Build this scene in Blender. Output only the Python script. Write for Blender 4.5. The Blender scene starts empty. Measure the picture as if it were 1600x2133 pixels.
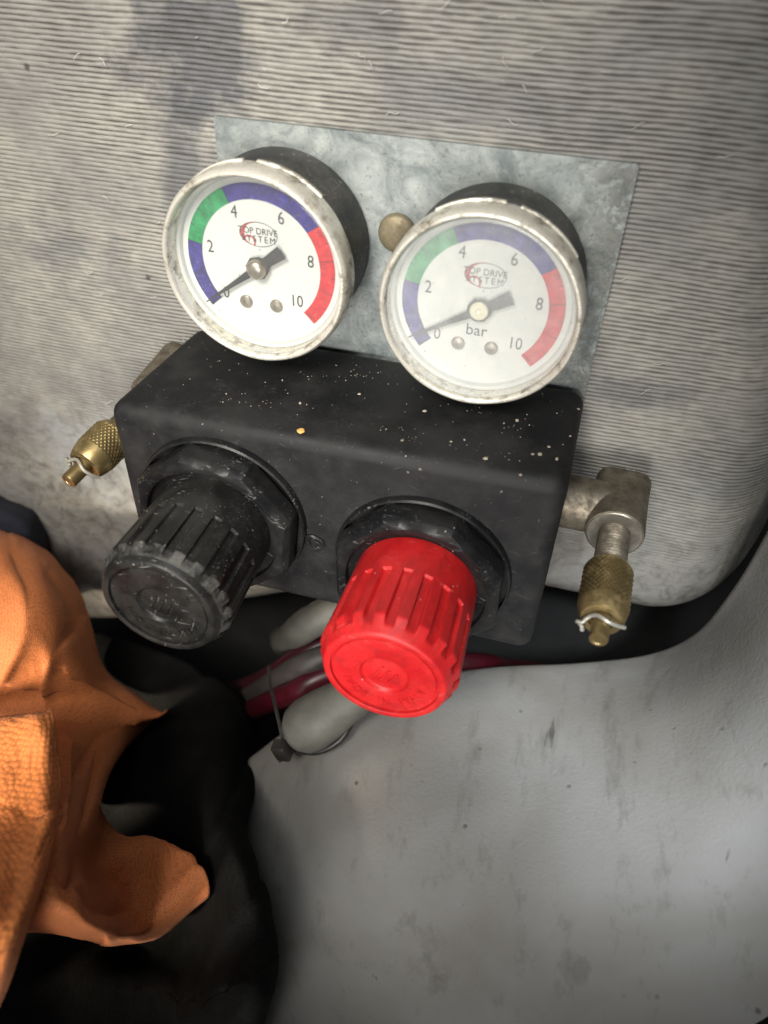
import bpy, bmesh, math, random
import numpy as np
from mathutils import Vector, Matrix

# ------------------------------------------------------------------ camera, world, lamps, exposure
SC = 0.001                                   # everything below is written in millimetres
scene = bpy.context.scene
col = scene.collection
CAM_R = np.array([[0.9625191774, 0.2694796069, 0.0306198388],
                  [0.1987053106, -0.6238436386, -0.7558672596],
                  [-0.1845888203, 0.7336210576, -0.6540084948]])   # rows: right, down, forward
CAM_T = np.array([45.25814, -199.28514, 118.73510])
FPX = 1599.71
cd = bpy.data.cameras.new('camera')
cd.sensor_fit = 'VERTICAL'; cd.sensor_height = 36.0; cd.lens = FPX / 2133 * 36.0
cd.clip_start = 0.005; cd.clip_end = 20
cd.dof.use_dof = True; cd.dof.focus_distance = 0.222; cd.dof.aperture_fstop = 10.0
cam = bpy.data.objects.new('camera', cd); col.objects.link(cam)
mw = Matrix.Identity(4)
for i in range(3):
    mw[i][0] = CAM_R[0][i]; mw[i][1] = -CAM_R[1][i]; mw[i][2] = -CAM_R[2][i]; mw[i][3] = CAM_T[i] * SC
cam.matrix_world = mw
scene.camera = cam

world = bpy.data.worlds.new('World'); scene.world = world; world.use_nodes = True
bg = world.node_tree.nodes['Background']
bg.inputs[0].default_value = (0.93, 0.97, 1.0, 1); bg.inputs[1].default_value = 0.07

def aim(o, loc, target):
    o.location = Vector(loc) * SC
    d = Vector(target) - Vector(loc)
    o.rotation_euler = d.to_track_quat('-Z', 'Y').to_euler()
def area(name, loc, target, size, watts, color):
    l = bpy.data.lights.new(name, 'AREA'); l.shape = 'DISK'; l.size = size * SC; l.energy = watts; l.color = color
    o = bpy.data.objects.new(name, l); col.objects.link(o); aim(o, loc, target); return o
def spot(name, loc, target, cone, blend, size, watts, color):
    l = bpy.data.lights.new(name, 'SPOT'); l.spot_size = math.radians(cone); l.spot_blend = blend
    l.shadow_soft_size = size * SC; l.energy = watts; l.color = color
    o = bpy.data.objects.new(name, l); col.objects.link(o); aim(o, loc, target); return o
spot('key_lamp', (-70, -340, 290), (-98, -10, 42), 55, 1.0, 80, 14.0, (1.0, 0.955, 0.865))
area('overhead_fill', (40, -300, 420), (30, -110, -90), 200, 0.55, (0.93, 0.97, 1.0))  # added fill from above for the panel and housing, not a known fitting
spot('front_lamp', (20, -460, 20), (-8, -60, -32), 36, 1.0, 90, 11.0, (1.0, 0.975, 0.93))
spot('panel_fill', (165, -285, 245), (84, -30, -97), 18, 1.0, 30, 12.0, (0.93, 0.97, 1.0))  # added narrow spot, brightens the right part of the lower panel
spot('warm_lamp', (-230, -440, 20), (-98, -112, -104), 23, 1.0, 40, 33.0, (1.0, 0.85, 0.66))

scene.view_settings.view_transform = 'Standard'; scene.view_settings.look = 'None'
scene.view_settings.exposure = 0.0; scene.view_settings.gamma = 1.0
scene.render.engine = 'CYCLES'
random.seed(4); rng = np.random.default_rng(7)

# ------------------------------------------------------------------ helpers
def at(px, py, y):
    """photograph pixel + chosen depth (y, mm) -> point of the place"""
    d = CAM_R.T @ np.array([(px - 800) / FPX, (py - 1066.5) / FPX, 1.0])
    return CAM_T + d * ((y - CAM_T[1]) / d[1])
def atz(px, py, z):
    d = CAM_R.T @ np.array([(px - 800) / FPX, (py - 1066.5) / FPX, 1.0])
    return CAM_T + d * ((z - CAM_T[2]) / d[2])

ORIG = {}
def props(o, label=None, cat=None, group=None, kind=None):
    for k, v in (('label', label), ('category', cat), ('group', group), ('kind', kind)):
        if v: o[k] = v
    return o
def empty(name, loc, label, cat, group=None):
    o = bpy.data.objects.new(name, None); col.objects.link(o); o.empty_display_size = 0.01
    o.location = Vector([float(c) for c in loc]) * SC; ORIG[o] = np.array(loc, float)
    return props(o, label, cat, group)
def mk(name, verts, faces, mat, parent=None, smooth=40, origin=None, recalc=True):
    """one mesh object from world millimetres"""
    V = np.asarray(verts, float)
    if parent is not None: og = ORIG[parent]
    else: og = np.array(origin if origin is not None else V.mean(0), float)
    me = bpy.data.meshes.new(name)
    me.from_pydata(((V - og) * SC).tolist(), [], [tuple(int(i) for i in f) for f in faces])
    if recalc:
        bm = bmesh.new(); bm.from_mesh(me); bmesh.ops.recalc_face_normals(bm, faces=bm.faces); bm.to_mesh(me); bm.free()
    me.materials.append(mat)
    if smooth:
        me.polygons.foreach_set('use_smooth', [True] * len(me.polygons))
        me.set_sharp_from_angle(angle=math.radians(smooth))
    o = bpy.data.objects.new(name, me); col.objects.link(o)
    ORIG[o] = og
    if parent is not None: o.parent = parent
    else: o.location = Vector(og.tolist()) * SC
    return o
def join(*parts):
    V, F = [], []
    for v, f in parts:
        n = len(V); V += [tuple(p) for p in v]; F += [tuple(i + n for i in q) for q in f]
    return V, F
def frame(axis, up=(0, 0, 1)):
    a = np.array(axis, float); a /= np.linalg.norm(a)
    u = np.cross(np.array(up, float), a)
    if np.linalg.norm(u) < 1e-4: u = np.cross((1, 0, 0), a)
    u /= np.linalg.norm(u); return a, u, np.cross(a, u)
def lathe(prof, o=(0, 0, 0), axis=(0, -1, 0), n=96, rf=None, cap0=False, cap1=False, a0=0.0):
    """prof: [(radius, distance along axis)]; rf(angle, radius, t) bends the radius"""
    a, u, v = frame(axis); o = np.array(o, float); V, F = [], []
    for (r, t) in prof:
        for k in range(n):
            th = 2 * math.pi * k / n + a0
            rr = rf(th, r, t) if rf else r
            V.append(o + a * t + rr * (math.cos(th) * u + math.sin(th) * v))
    m = len(prof)
    for i in range(m - 1):
        for k in range(n):
            k2 = (k + 1) % n
            F.append((i * n + k, i * n + k2, (i + 1) * n + k2, (i + 1) * n + k))
    if cap0: F.append(tuple(range(n)))
    if cap1: F.append(tuple(range((m - 1) * n, m * n)))
    return V, F
def catmull(P, k):
    P = np.asarray(P, float); out = []
    Q = np.vstack([2 * P[0] - P[1], P, 2 * P[-1] - P[-2]])
    for i in range(1, len(Q) - 2):
        for j in range(k):
            t = j / k
            out.append(0.5 * (2 * Q[i] + (Q[i + 1] - Q[i - 1]) * t + (2 * Q[i - 1] - 5 * Q[i] + 4 * Q[i + 1] - Q[i + 2]) * t * t
                              + (3 * Q[i] - Q[i - 1] - 3 * Q[i + 1] + Q[i + 2]) * t ** 3))
    out.append(P[-1]); return np.array(out)
def tube(pts, r, k=8, n=14, cap=True):
    P = catmull(pts, k); V, F = [], []; up = np.array([0, 0, 1.0])
    for i, p in enumerate(P):
        t = P[min(i + 1, len(P) - 1)] - P[max(i - 1, 0)]
        a, u, v = frame(t, (0.13, 0.2, 1)); rr = r[0] + (r[1] - r[0]) * i / (len(P) - 1) if isinstance(r, tuple) else r
        for j in range(n):
            th = 2 * math.pi * j / n; V.append(p + rr * (math.cos(th) * u + math.sin(th) * v))
    for i in range(len(P) - 1):
        for j in range(n):
            j2 = (j + 1) % n; F.append((i * n + j, i * n + j2, (i + 1) * n + j2, (i + 1) * n + j))
    if cap: F += [tuple(range(n)), tuple(range((len(P) - 1) * n, len(P) * n))]
    return V, F
def surf(ctrl, k=8):
    """control grid [row][col] of points -> smooth sheet"""
    C = np.array(ctrl, float)
    A = np.stack([catmull(C[:, j], k) for j in range(C.shape[1])], 1)
    B = np.stack([catmull(A[i], k) for i in range(A.shape[0])], 0)
    h, w = B.shape[:2]
    F = [(i * w + j, i * w + j + 1, (i + 1) * w + j + 1, (i + 1) * w + j) for i in range(h - 1) for j in range(w - 1)]
    return B, F
def vnoise(x, y, seed=0):
    """cheap smooth value noise, arrays in, about -1..1"""
    r = np.random.default_rng(seed); T = r.uniform(-1, 1, (64, 64))
    xi = np.floor(x).astype(int); yi = np.floor(y).astype(int); fx = x - xi; fy = y - yi
    fx = fx * fx * (3 - 2 * fx); fy = fy * fy * (3 - 2 * fy)
    g = lambda a, b: T[a % 64, b % 64]
    return (g(xi, yi) * (1 - fx) + g(xi + 1, yi) * fx) * (1 - fy) + (g(xi, yi + 1) * (1 - fx) + g(xi + 1, yi + 1) * fx) * fy
def sstep(a, b, x):
    t = np.clip((x - a) / (b - a), 0, 1); return t * t * (3 - 2 * t)
def rounded_box(x0, x1, y0, y1, z0, z1, bev, seg=4, taper=None):
    bm = bmesh.new(); bmesh.ops.create_cube(bm, size=1.0)
    for v in bm.verts:
        x = x0 if v.co.x < 0 else x1; y = y0 if v.co.y < 0 else y1; z = z0 if v.co.z < 0 else z1
        if taper: x, y, z = taper(x, y, z)
        v.co = (x, y, z)
    if bev: bmesh.ops.bevel(bm, geom=list(bm.edges), offset=bev, segments=seg, affect='EDGES', profile=0.5)
    bm.verts.index_update()
    V = [tuple(v.co) for v in bm.verts]; F = [tuple(v.index for v in f.verts) for f in bm.faces]; bm.free()
    return V, F
def text_mesh(s, size, o, align='CENTER', rot=0.0, depth=0.0, sx=1.0, spacing=1.0):
    """lettering in the XZ plane facing -Y, centred on o; returns verts, faces (mm)"""
    cu = bpy.data.curves.new('lettering', 'FONT'); cu.body = s; cu.size = size; cu.align_x = align; cu.align_y = 'CENTER'
    cu.extrude = depth; cu.resolution_u = 3; cu.space_character = spacing
    ob = bpy.data.objects.new('lettering', cu); col.objects.link(ob)
    dg = bpy.context.evaluated_depsgraph_get(); dg.update()
    me = bpy.data.meshes.new_from_object(ob.evaluated_get(dg))
    c, sn = math.cos(rot), math.sin(rot); V = []
    for v in me.vertices:
        x, z, d = v.co.x * sx, v.co.y, v.co.z
        V.append((o[0] + x * c - z * sn, o[1] - d, o[2] + x * sn + z * c))
    F = [tuple(p.vertices) for p in me.polygons]
    bpy.data.objects.remove(ob); bpy.data.curves.remove(cu); bpy.data.meshes.remove(me)
    return V, F

# ------------------------------------------------------------------ materials
class NT:
    def __init__(s, name):
        s.m = bpy.data.materials.new(name); s.m.use_nodes = True; s.t = s.m.node_tree
        s.b = s.t.nodes['Principled BSDF']; s.out = s.t.nodes['Material Output']
        s.co = s.t.nodes.new('ShaderNodeTexCoord').outputs['Object']
    def n(s, kind, **kw):
        x = s.t.nodes.new(kind)
        for k, v in kw.items():
            if hasattr(x, k): setattr(x, k, v)
        return x
    def put(s, sock, v):
        if isinstance(v, bpy.types.NodeSocket): s.t.links.new(v, sock)
        else: sock.default_value = v
    def map(s, scale=(1, 1, 1), rot=(0, 0, 0), loc=(0, 0, 0)):
        x = s.n('ShaderNodeMapping'); x.inputs['Scale'].default_value = scale; x.inputs['Rotation'].default_value = rot
        x.inputs['Location'].default_value = loc; s.t.links.new(s.co, x.inputs['Vector']); return x.outputs[0]
    def noise(s, mm, detail=4, rough=0.55, vec=None, dist=0.0):
        x = s.n('ShaderNodeTexNoise'); x.inputs['Scale'].default_value = 1000.0 / mm; x.inputs['Detail'].default_value = detail
        x.inputs['Roughness'].default_value = rough; x.inputs['Distortion'].default_value = dist
        s.t.links.new(vec or s.co, x.inputs['Vector']); return x.outputs['Fac']
    def voro(s, mm, feature='F1', out='Distance', vec=None, rand=1.0):
        x = s.n('ShaderNodeTexVoronoi'); x.feature = feature; x.inputs['Scale'].default_value = 1000.0 / mm
        x.inputs['Randomness'].default_value = rand
        s.t.links.new(vec or s.co, x.inputs['Vector']); return x.outputs[out]
    def ramp(s, fac, stops):
        x = s.n('ShaderNodeValToRGB'); e = x.color_ramp.elements
        while len(e) < len(stops): e.new(0.5)
        for el, (p, c) in zip(e, stops):
            el.position = p; el.color = (c, c, c, 1) if isinstance(c, (int, float)) else (*c, 1)
        s.t.links.new(fac, x.inputs[0]); return x.outputs[0]
    def mix(s, fac, a, b, mode='MIX'):
        x = s.n('ShaderNodeMix'); x.data_type = 'RGBA'; x.blend_type = mode
        f = lambda c: (*c, 1) if isinstance(c, tuple) and len(c) == 3 else c
        s.put(x.inputs[0], fac); s.put(x.inputs[6], f(a)); s.put(x.inputs[7], f(b)); return x.outputs[2]
    def math(s, op, a, b=0.0):
        x = s.n('ShaderNodeMath'); x.operation = op; s.put(x.inputs[0], a); s.put(x.inputs[1], b); return x.outputs[0]
    def bump(s, h, mm, strength=1.0, prev=None):
        x = s.n('ShaderNodeBump'); x.inputs['Distance'].default_value = mm * SC; x.inputs['Strength'].default_value = strength
        s.t.links.new(h, x.inputs['Height'])
        if prev is not None: s.t.links.new(prev, x.inputs['Normal'])
        return x.outputs[0]
    def wave(s, mm, direction='X', dist=0.0, dscale=1.0, vec=None, profile='SIN'):
        x = s.n('ShaderNodeTexWave'); x.bands_direction = direction; x.wave_profile = profile
        x.inputs['Scale'].default_value = 1000.0 / mm / 3.183 ; x.inputs['Distortion'].default_value = dist
        x.inputs['Detail Scale'].default_value = dscale
        s.t.links.new(vec or s.co, x.inputs['Vector']); return x.outputs['Fac']
    def done(s, color=None, rough=None, metal=None, normal=None, spec=None, **kw):
        for k, v in (('Base Color', color), ('Roughness', rough), ('Metallic', metal), ('Normal', normal), ('Specular IOR Level', spec)):
            if v is not None:
                if isinstance(v, tuple) and len(v) == 3: v = (*v, 1)
                s.put(s.b.inputs[k], v)
        for k, v in kw.items(): s.put(s.b.inputs[k.replace('_', ' ')], v)
        return s.m

def m_wall():
    t = NT('ribbed_grey_sheet')
    big = t.noise(48, 3, 0.55, dist=0.5); mid = t.noise(14, 5, 0.65); fine = t.noise(1.4, 3, 0.6, t.map((0.35, 1, 1)))
    c = t.mix(t.ramp(big, [(0.34, 0.0), (0.60, 1.0)]), (0.180, 0.176, 0.168), (0.305, 0.290, 0.256))
    c = t.mix(t.math('MULTIPLY', t.ramp(mid, [(0.40, 1.0), (0.62, 0.0)]), 0.45), c, (0.16, 0.155, 0.15))
    c = t.mix(t.math('MULTIPLY', t.ramp(fine, [(0.3, 1.0), (0.6, 0.0)]), 0.35), c, (0.12, 0.11, 0.10))
    spots = t.math('MULTIPLY', t.ramp(t.voro(17), [(0.03, 1.0), (0.07, 0.0)]), t.ramp(t.noise(30, 1), [(0.5, 0.0), (0.6, 1.0)]))
    c = t.mix(spots, c, (0.05, 0.048, 0.045))
    wob = t.noise(13, 5, 0.65, t.map(loc=(0.31, 0.2, 0.1)))
    for (px_, pz_, sx_, sz_, colr, amt) in ((-58, 80, 22, 22, (0.066, 0.068, 0.078), 0.85), (-66, 54, 11, 20, (0.066, 0.068, 0.076), 0.7), (-20, 88, 16, 8, (0.08, 0.08, 0.085), 0.6), (66, 4, 18, 6, (0.08, 0.08, 0.085), 0.6), (-108, 22, 20, 12, (0.10, 0.105, 0.115), 0.5), (18, 74, 30, 8, (0.10, 0.10, 0.105), 0.5), (-120, -62, 26, 30, (0.30, 0.31, 0.31), 0.8), (80, -45, 28, 30, (0.26, 0.26, 0.24), 0.6)):
        mp = t.n('ShaderNodeMapping'); mp.inputs['Location'].default_value = (-px_ / sx_, 0, -pz_ / sz_); mp.inputs['Scale'].default_value = (1000 / sx_, 0.0, 1000 / sz_)
        t.t.links.new(t.co, mp.inputs['Vector']); ln = t.n('ShaderNodeVectorMath'); ln.operation = 'LENGTH'; t.t.links.new(mp.outputs[0], ln.inputs[0])
        f_ = t.ramp(t.math('ADD', ln.outputs['Value'], t.math('MULTIPLY', t.math('SUBTRACT', wob, 0.5), 2.6)), [(0.35, amt), (1.0, 0.0)])
        c = t.mix(f_, c, colr)
    gz = t.n('ShaderNodeSeparateXYZ'); t.t.links.new(t.co, gz.inputs[0])
    low = t.ramp(t.math('MULTIPLY', gz.outputs[2], -10.0), [(0.15, 0.0), (0.75, 1.0)])
    gr = t.ramp(t.noise(7, 7, 0.75, t.map(loc=(.11, .05, .02)), 0.6), [(0.47, 0.0), (0.64, 0.75)])
    c = t.mix(t.math('MULTIPLY', low, gr), c, (0.075, 0.07, 0.058))
    at_ = t.n('ShaderNodeAttribute'); at_.attribute_name = 'rib_shade'
    c = t.mix(t.ramp(at_.outputs['Fac'], [(0.20, 0.8), (0.80, 0.0)]), c, (0.06, 0.055, 0.047))  # shade between the ribs painted into the colour, darkest in the grooves
    return t.done(c, t.ramp(mid, [(0.3, 0.42), (0.7, 0.62)]), 0.0, t.bump(t.noise(0.7, 3, 0.7), 0.10, 0.8, t.bump(mid, 0.6, 0.35)), 0.45)
def m_galv():
    t = NT('galvanised_steel')
    v = t.voro(5.5, 'SMOOTH_F1', 'Color'); bw = t.n('ShaderNodeRGBToBW'); t.t.links.new(v, bw.inputs[0])
    mott = t.noise(11, 6, 0.7, dist=0.8); grit = t.noise(1.2, 5, 0.75)
    c = t.mix(t.ramp(mott, [(0.35, 0.0), (0.65, 1.0)]), (0.11, 0.135, 0.14), (0.40, 0.425, 0.41))
    c = t.mix(t.math('MULTIPLY', bw.outputs[0], 0.30), c, (0.42, 0.44, 0.42))
    c = t.mix(t.ramp(grit, [(0.30, 0.75), (0.44, 0.0)]), c, (0.10, 0.105, 0.10))
    sx = t.n('ShaderNodeSeparateXYZ'); t.t.links.new(t.co, sx.inputs[0])
    edge = t.math('MULTIPLY', t.ramp(t.math('MULTIPLY', sx.outputs[0], 14.0), [(0.52, 0.0), (0.72, 1.0)]), t.ramp(t.noise(2.6, 6, 0.8), [(0.42, 0.0), (0.55, 1.0)]))
    c = t.mix(t.math('MULTIPLY', edge, 0.65), c, (0.12, 0.115, 0.095))
    return t.done(c, t.ramp(grit, [(0.3, 0.62), (0.7, 0.42)]), 0.35, t.bump(grit, 0.12, 0.7, t.bump(edge, 0.15, 0.6)))
def specks(t, c, dens=0.05, mm=2.0, colr=(0.30, 0.28, 0.25), seed=0.0):
    d = t.voro(mm, vec=t.map(loc=(seed, seed, seed))); pick = t.noise(mm * 3.5, 2, 0.6, t.map(loc=(seed + .3, 0, 0)))
    f = t.math('MULTIPLY', t.ramp(d, [(dens, 1.0), (dens + 0.05, 0.0)]), t.ramp(pick, [(0.52, 0.0), (0.58, 1.0)]))
    return t.mix(f, c, colr), f
def scratches(t, c, amt=0.5, colr=(0.5, 0.5, 0.48), rot=0.5, mm=1.0):
    f = None
    for r in (rot, rot + 1.9, rot - 0.9):
        m = t.map((1, 1, 1), (0.3, r, r * 0.7)); n_ = t.noise(mm, 1, 0.4, t.n('ShaderNodeMapping').outputs[0] if False else _stretch(t, r))
        g = t.ramp(n_, [(0.70, 0.0), (0.75, 1.0)]); f = g if f is None else t.math('MAXIMUM', f, g)
    f = t.math('MULTIPLY', f, t.ramp(t.noise(9, 2), [(0.45, 0.0), (0.62, amt)]))
    return t.mix(f, c, colr), f
def _stretch(t, r):
    a = t.map((1, 1, 1), (0.0, r, 0.0)); x = t.n('ShaderNodeMapping'); x.inputs['Scale'].default_value = (0.12, 1.6, 1.6)
    t.t.links.new(a, x.inputs['Vector']); return x.outputs[0]
def m_black(name, base, rough, dust=0.4, seed=0.0, dens=0.06, scr=0.5, dustcol=(0.20, 0.19, 0.17), bumpmm=0.03, rim=None):
    t = NT(name)
    d = t.noise(12, 6, 0.7, t.map(loc=(seed, 0, seed)))
    c = t.mix(t.math('MULTIPLY', t.ramp(d, [(0.42, 0.0), (0.70, 1.0)]), dust), base, dustcol)
    c, f1 = specks(t, c, dens, 1.6, seed=seed); c, f2 = specks(t, c, dens * 0.8, 3.3, (0.36, 0.33, 0.29), seed + 1)
    c, f3 = scratches(t, c, scr, rot=0.5 + seed)
    r = t.math('ADD', t.ramp(d, [(0.3, rough), (0.7, min(1, rough + 0.25))]), t.math('MULTIPLY', f1, 0.3))
    if rim:                                      # abraded grey band on the moulded edge
        sp_ = t.n('ShaderNodeSeparateXYZ'); t.t.links.new(t.co, sp_.inputs[0])
        u_ = t.math('DIVIDE', t.math('SUBTRACT', t.math('MULTIPLY', sp_.outputs[1], -1000.0), rim[0]), rim[1] - rim[0])
        wv = t.math('MULTIPLY', t.ramp(u_, [(0.0, 0.0), (0.12, 1.0), (0.86, 1.0), (0.95, 0.0)]), t.ramp(t.noise(7, 5, 0.7, t.map(loc=(.02, .04, .01))), [(0.40, 0.0), (0.56, 1.0)]))
        c = t.mix(t.math('MULTIPLY', wv, 0.75), c, t.mix(t.noise(0.5, 2), (0.04, 0.039, 0.036), (0.15, 0.145, 0.135))); r = t.math('ADD', r, t.math('MULTIPLY', wv, 0.35))
    return t.done(c, r, 0.0, t.bump(t.noise(0.6, 3, 0.7), bumpmm, 0.8, t.bump(d, 0.2, 0.3)), 0.28)
def m_red():
    t = NT('red_plastic')
    d = t.noise(9, 5, 0.65)
    c = t.mix(t.ramp(d, [(0.35, 0.0), (0.7, 1.0)]), (0.50, 0.009, 0.012), (0.64, 0.020, 0.020))
    c = t.mix(t.ramp(t.noise(3.2, 6, 0.75, t.map((1, 0.35, 1))), [(0.48, 0.0), (0.68, 0.6)]), c, (0.26, 0.010, 0.012))
    c, f = specks(t, c, 0.05, 2.4, (0.75, 0.45, 0.40), 3.0)
    c, f2 = scratches(t, c, 0.25, (0.7, 0.25, 0.22), 0.9)
    return t.done(c, t.ramp(d, [(0.3, 0.38), (0.7, 0.55)]), 0.0, t.bump(t.noise(0.8, 3, 0.7), 0.03, 0.8), Subsurface_Weight=0.06, Subsurface_Scale=0.002)
def m_metal(name, a, b, rough=(0.3, 0.5), metal=1.0, mm=3.0, dirt=(0.05, 0.04, 0.03), dirtamt=0.6, bumpmm=0.04):
    t = NT(name)
    n1 = t.noise(mm, 5, 0.65); n2 = t.noise(mm * 2.2, 5, 0.7, t.map(loc=(.2, .1, .4)))
    c = t.mix(t.ramp(n1, [(0.35, 0.0), (0.65, 1.0)]), a, b)
    dm = t.math('MULTIPLY', t.ramp(n2, [(0.50, 0.0), (0.68, 1.0)]), dirtamt)
    c = t.mix(dm, c, dirt)
    rr = t.math('ADD', t.ramp(n1, [(0.3, rough[0]), (0.7, rough[1])]), t.math('MULTIPLY', dm, 0.4))
    mt = t.math('SUBTRACT', metal, t.math('MULTIPLY', dm, metal * 0.8))
    return t.done(c, rr, mt, t.bump(t.noise(0.5, 4, 0.7), bumpmm, 0.7))
def m_plain(name, c, rough=0.5, mm=4.0, vary=0.25, metal=0.0, bumpmm=0.03, wear=None):
    t = NT(name); n1 = t.noise(mm, 5, 0.65)
    dark = tuple(x * (1 - vary) for x in c); lite = tuple(min(1, x * (1 + vary)) for x in c)
    cc = t.mix(t.ramp(n1, [(0.3, 0.0), (0.7, 1.0)]), dark, lite)
    if wear:
        w = t.noise(0.9, 4, 0.75, t.map(loc=(.7, .2, .3))); cc = t.mix(t.ramp(w, [(0.60, 0.0), (0.68, wear[1])]), cc, wear[0])
    return t.done(cc, rough, metal, t.bump(t.noise(0.8, 3, 0.7), bumpmm, 0.8))
def m_dial():
    t = NT('dial_white'); n1 = t.noise(7, 4, 0.6)
    c = t.mix(t.ramp(n1, [(0.35, 0.0), (0.65, 1.0)]), (0.60, 0.60, 0.56), (0.53, 0.555, 0.54))
    d = t.ramp(t.voro(2.4, vec=t.map((1, 1, 0.7))), [(0.09, 1.0), (0.15, 0.0)]); pk = t.ramp(t.noise(6, 3), [(0.52, 0.0), (0.60, 0.75)])
    c = t.mix(t.math('MULTIPLY', d, pk), c, (0.12, 0.11, 0.10))
    return t.done(c, 0.55)
def m_glass(name, haze, hcol=(0.85, 0.87, 0.85)):
    t = NT(name); nt = t.t
    tr = t.n('ShaderNodeBsdfTransparent'); gl = t.n('ShaderNodeBsdfGlossy'); gl.inputs['Roughness'].default_value = 0.12
    df = t.n('ShaderNodeBsdfDiffuse'); df.inputs['Color'].default_value = (*hcol, 1)
    fr = t.n('ShaderNodeFresnel'); fr.inputs['IOR'].default_value = 1.46
    hz = t.ramp(t.noise(9, 5, 0.7), [(0.25, haze * 0.45), (0.75, haze)])
    m1 = t.n('ShaderNodeMixShader'); m2 = t.n('ShaderNodeMixShader')
    nt.links.new(hz, m1.inputs[0]); nt.links.new(tr.outputs[0], m1.inputs[1]); nt.links.new(df.outputs[0], m1.inputs[2])
    nt.links.new(t.math('MULTIPLY', fr.outputs[0], 0.6), m2.inputs[0]); nt.links.new(m1.outputs[0], m2.inputs[1]); nt.links.new(gl.outputs[0], m2.inputs[2])
    nt.links.new(t.bump(t.noise(6, 3), 0.1, 0.4), gl.inputs['Normal'])
    nt.nodes.remove(t.b); nt.links.new(m2.outputs[0], t.out.inputs['Surface']); return t.m
def m_vinyl():
    t = NT('grey_moulded_vinyl')
    big = t.noise(60, 4, 0.55, dist=0.4); mid = t.noise(16, 5, 0.65)
    c = t.mix(t.ramp(big, [(0.35, 0.0), (0.65, 1.0)]), (0.20, 0.19, 0.172), (0.27, 0.268, 0.26))
    sm = t.noise(10, 5, 0.7, t.map((1, 0.3, 1), (0, 0, -0.5)))
    c = t.mix(t.ramp(sm, [(0.54, 0.0), (0.72, 0.55)]), c, (0.10, 0.092, 0.08))
    pit = t.math('MULTIPLY', t.ramp(t.voro(7.5), [(0.055, 1.0), (0.12, 0.0)]), t.ramp(t.noise(26, 4, 0.7), [(0.50, 0.0), (0.58, 1.0)]))
    c = t.mix(t.math('MULTIPLY', pit, 0.75), c, (0.06, 0.055, 0.05))
    scr = t.math('MULTIPLY', t.ramp(t.noise(5, 3, 0.6, t.map((1, 0.16, 1), (0, 0, -0.42))), [(0.68, 0.0), (0.74, 1.0)]), t.ramp(t.noise(30, 2, 0.5, t.map(loc=(.05, 0, 0))), [(0.5, 0.0), (0.6, 0.8)]))
    c = t.mix(scr, c, (0.07, 0.065, 0.06))
    nb = t.bump(t.noise(1.2, 4, 0.6), 0.28, 0.6, t.bump(mid, 0.8, 0.25, t.bump(pit, -0.3, 0.6)))
    return t.done(c, t.ramp(mid, [(0.3, 0.58), (0.7, 0.72)]), 0.0, nb, 0.3)
def m_cloth(name, a, b, weave, depth, rough=0.85, sheen=0.25, mm=20, rot=0.6, spec=0.3):
    t = NT(name); n1 = t.noise(mm, 4, 0.6)
    c = t.mix(t.ramp(n1, [(0.35, 0.0), (0.65, 1.0)]), a, b)
    v = t.map((1, 1, 1), (0.9, 0.2, rot))
    vo = t.voro(weave, 'F1', 'Distance', v, 0.45)
    c = t.mix(t.ramp(vo, [(0.35, 0.0), (0.75, 0.55)]), c, tuple(x * 0.35 for x in a))
    nb = t.bump(vo, -depth, 0.9, t.bump(t.noise(weave * 5, 4, 0.6), depth * 1.2, 0.5))
    return t.done(c, rough, 0.0, nb, spec, Sheen_Weight=sheen, Sheen_Roughness=0.5)

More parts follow.
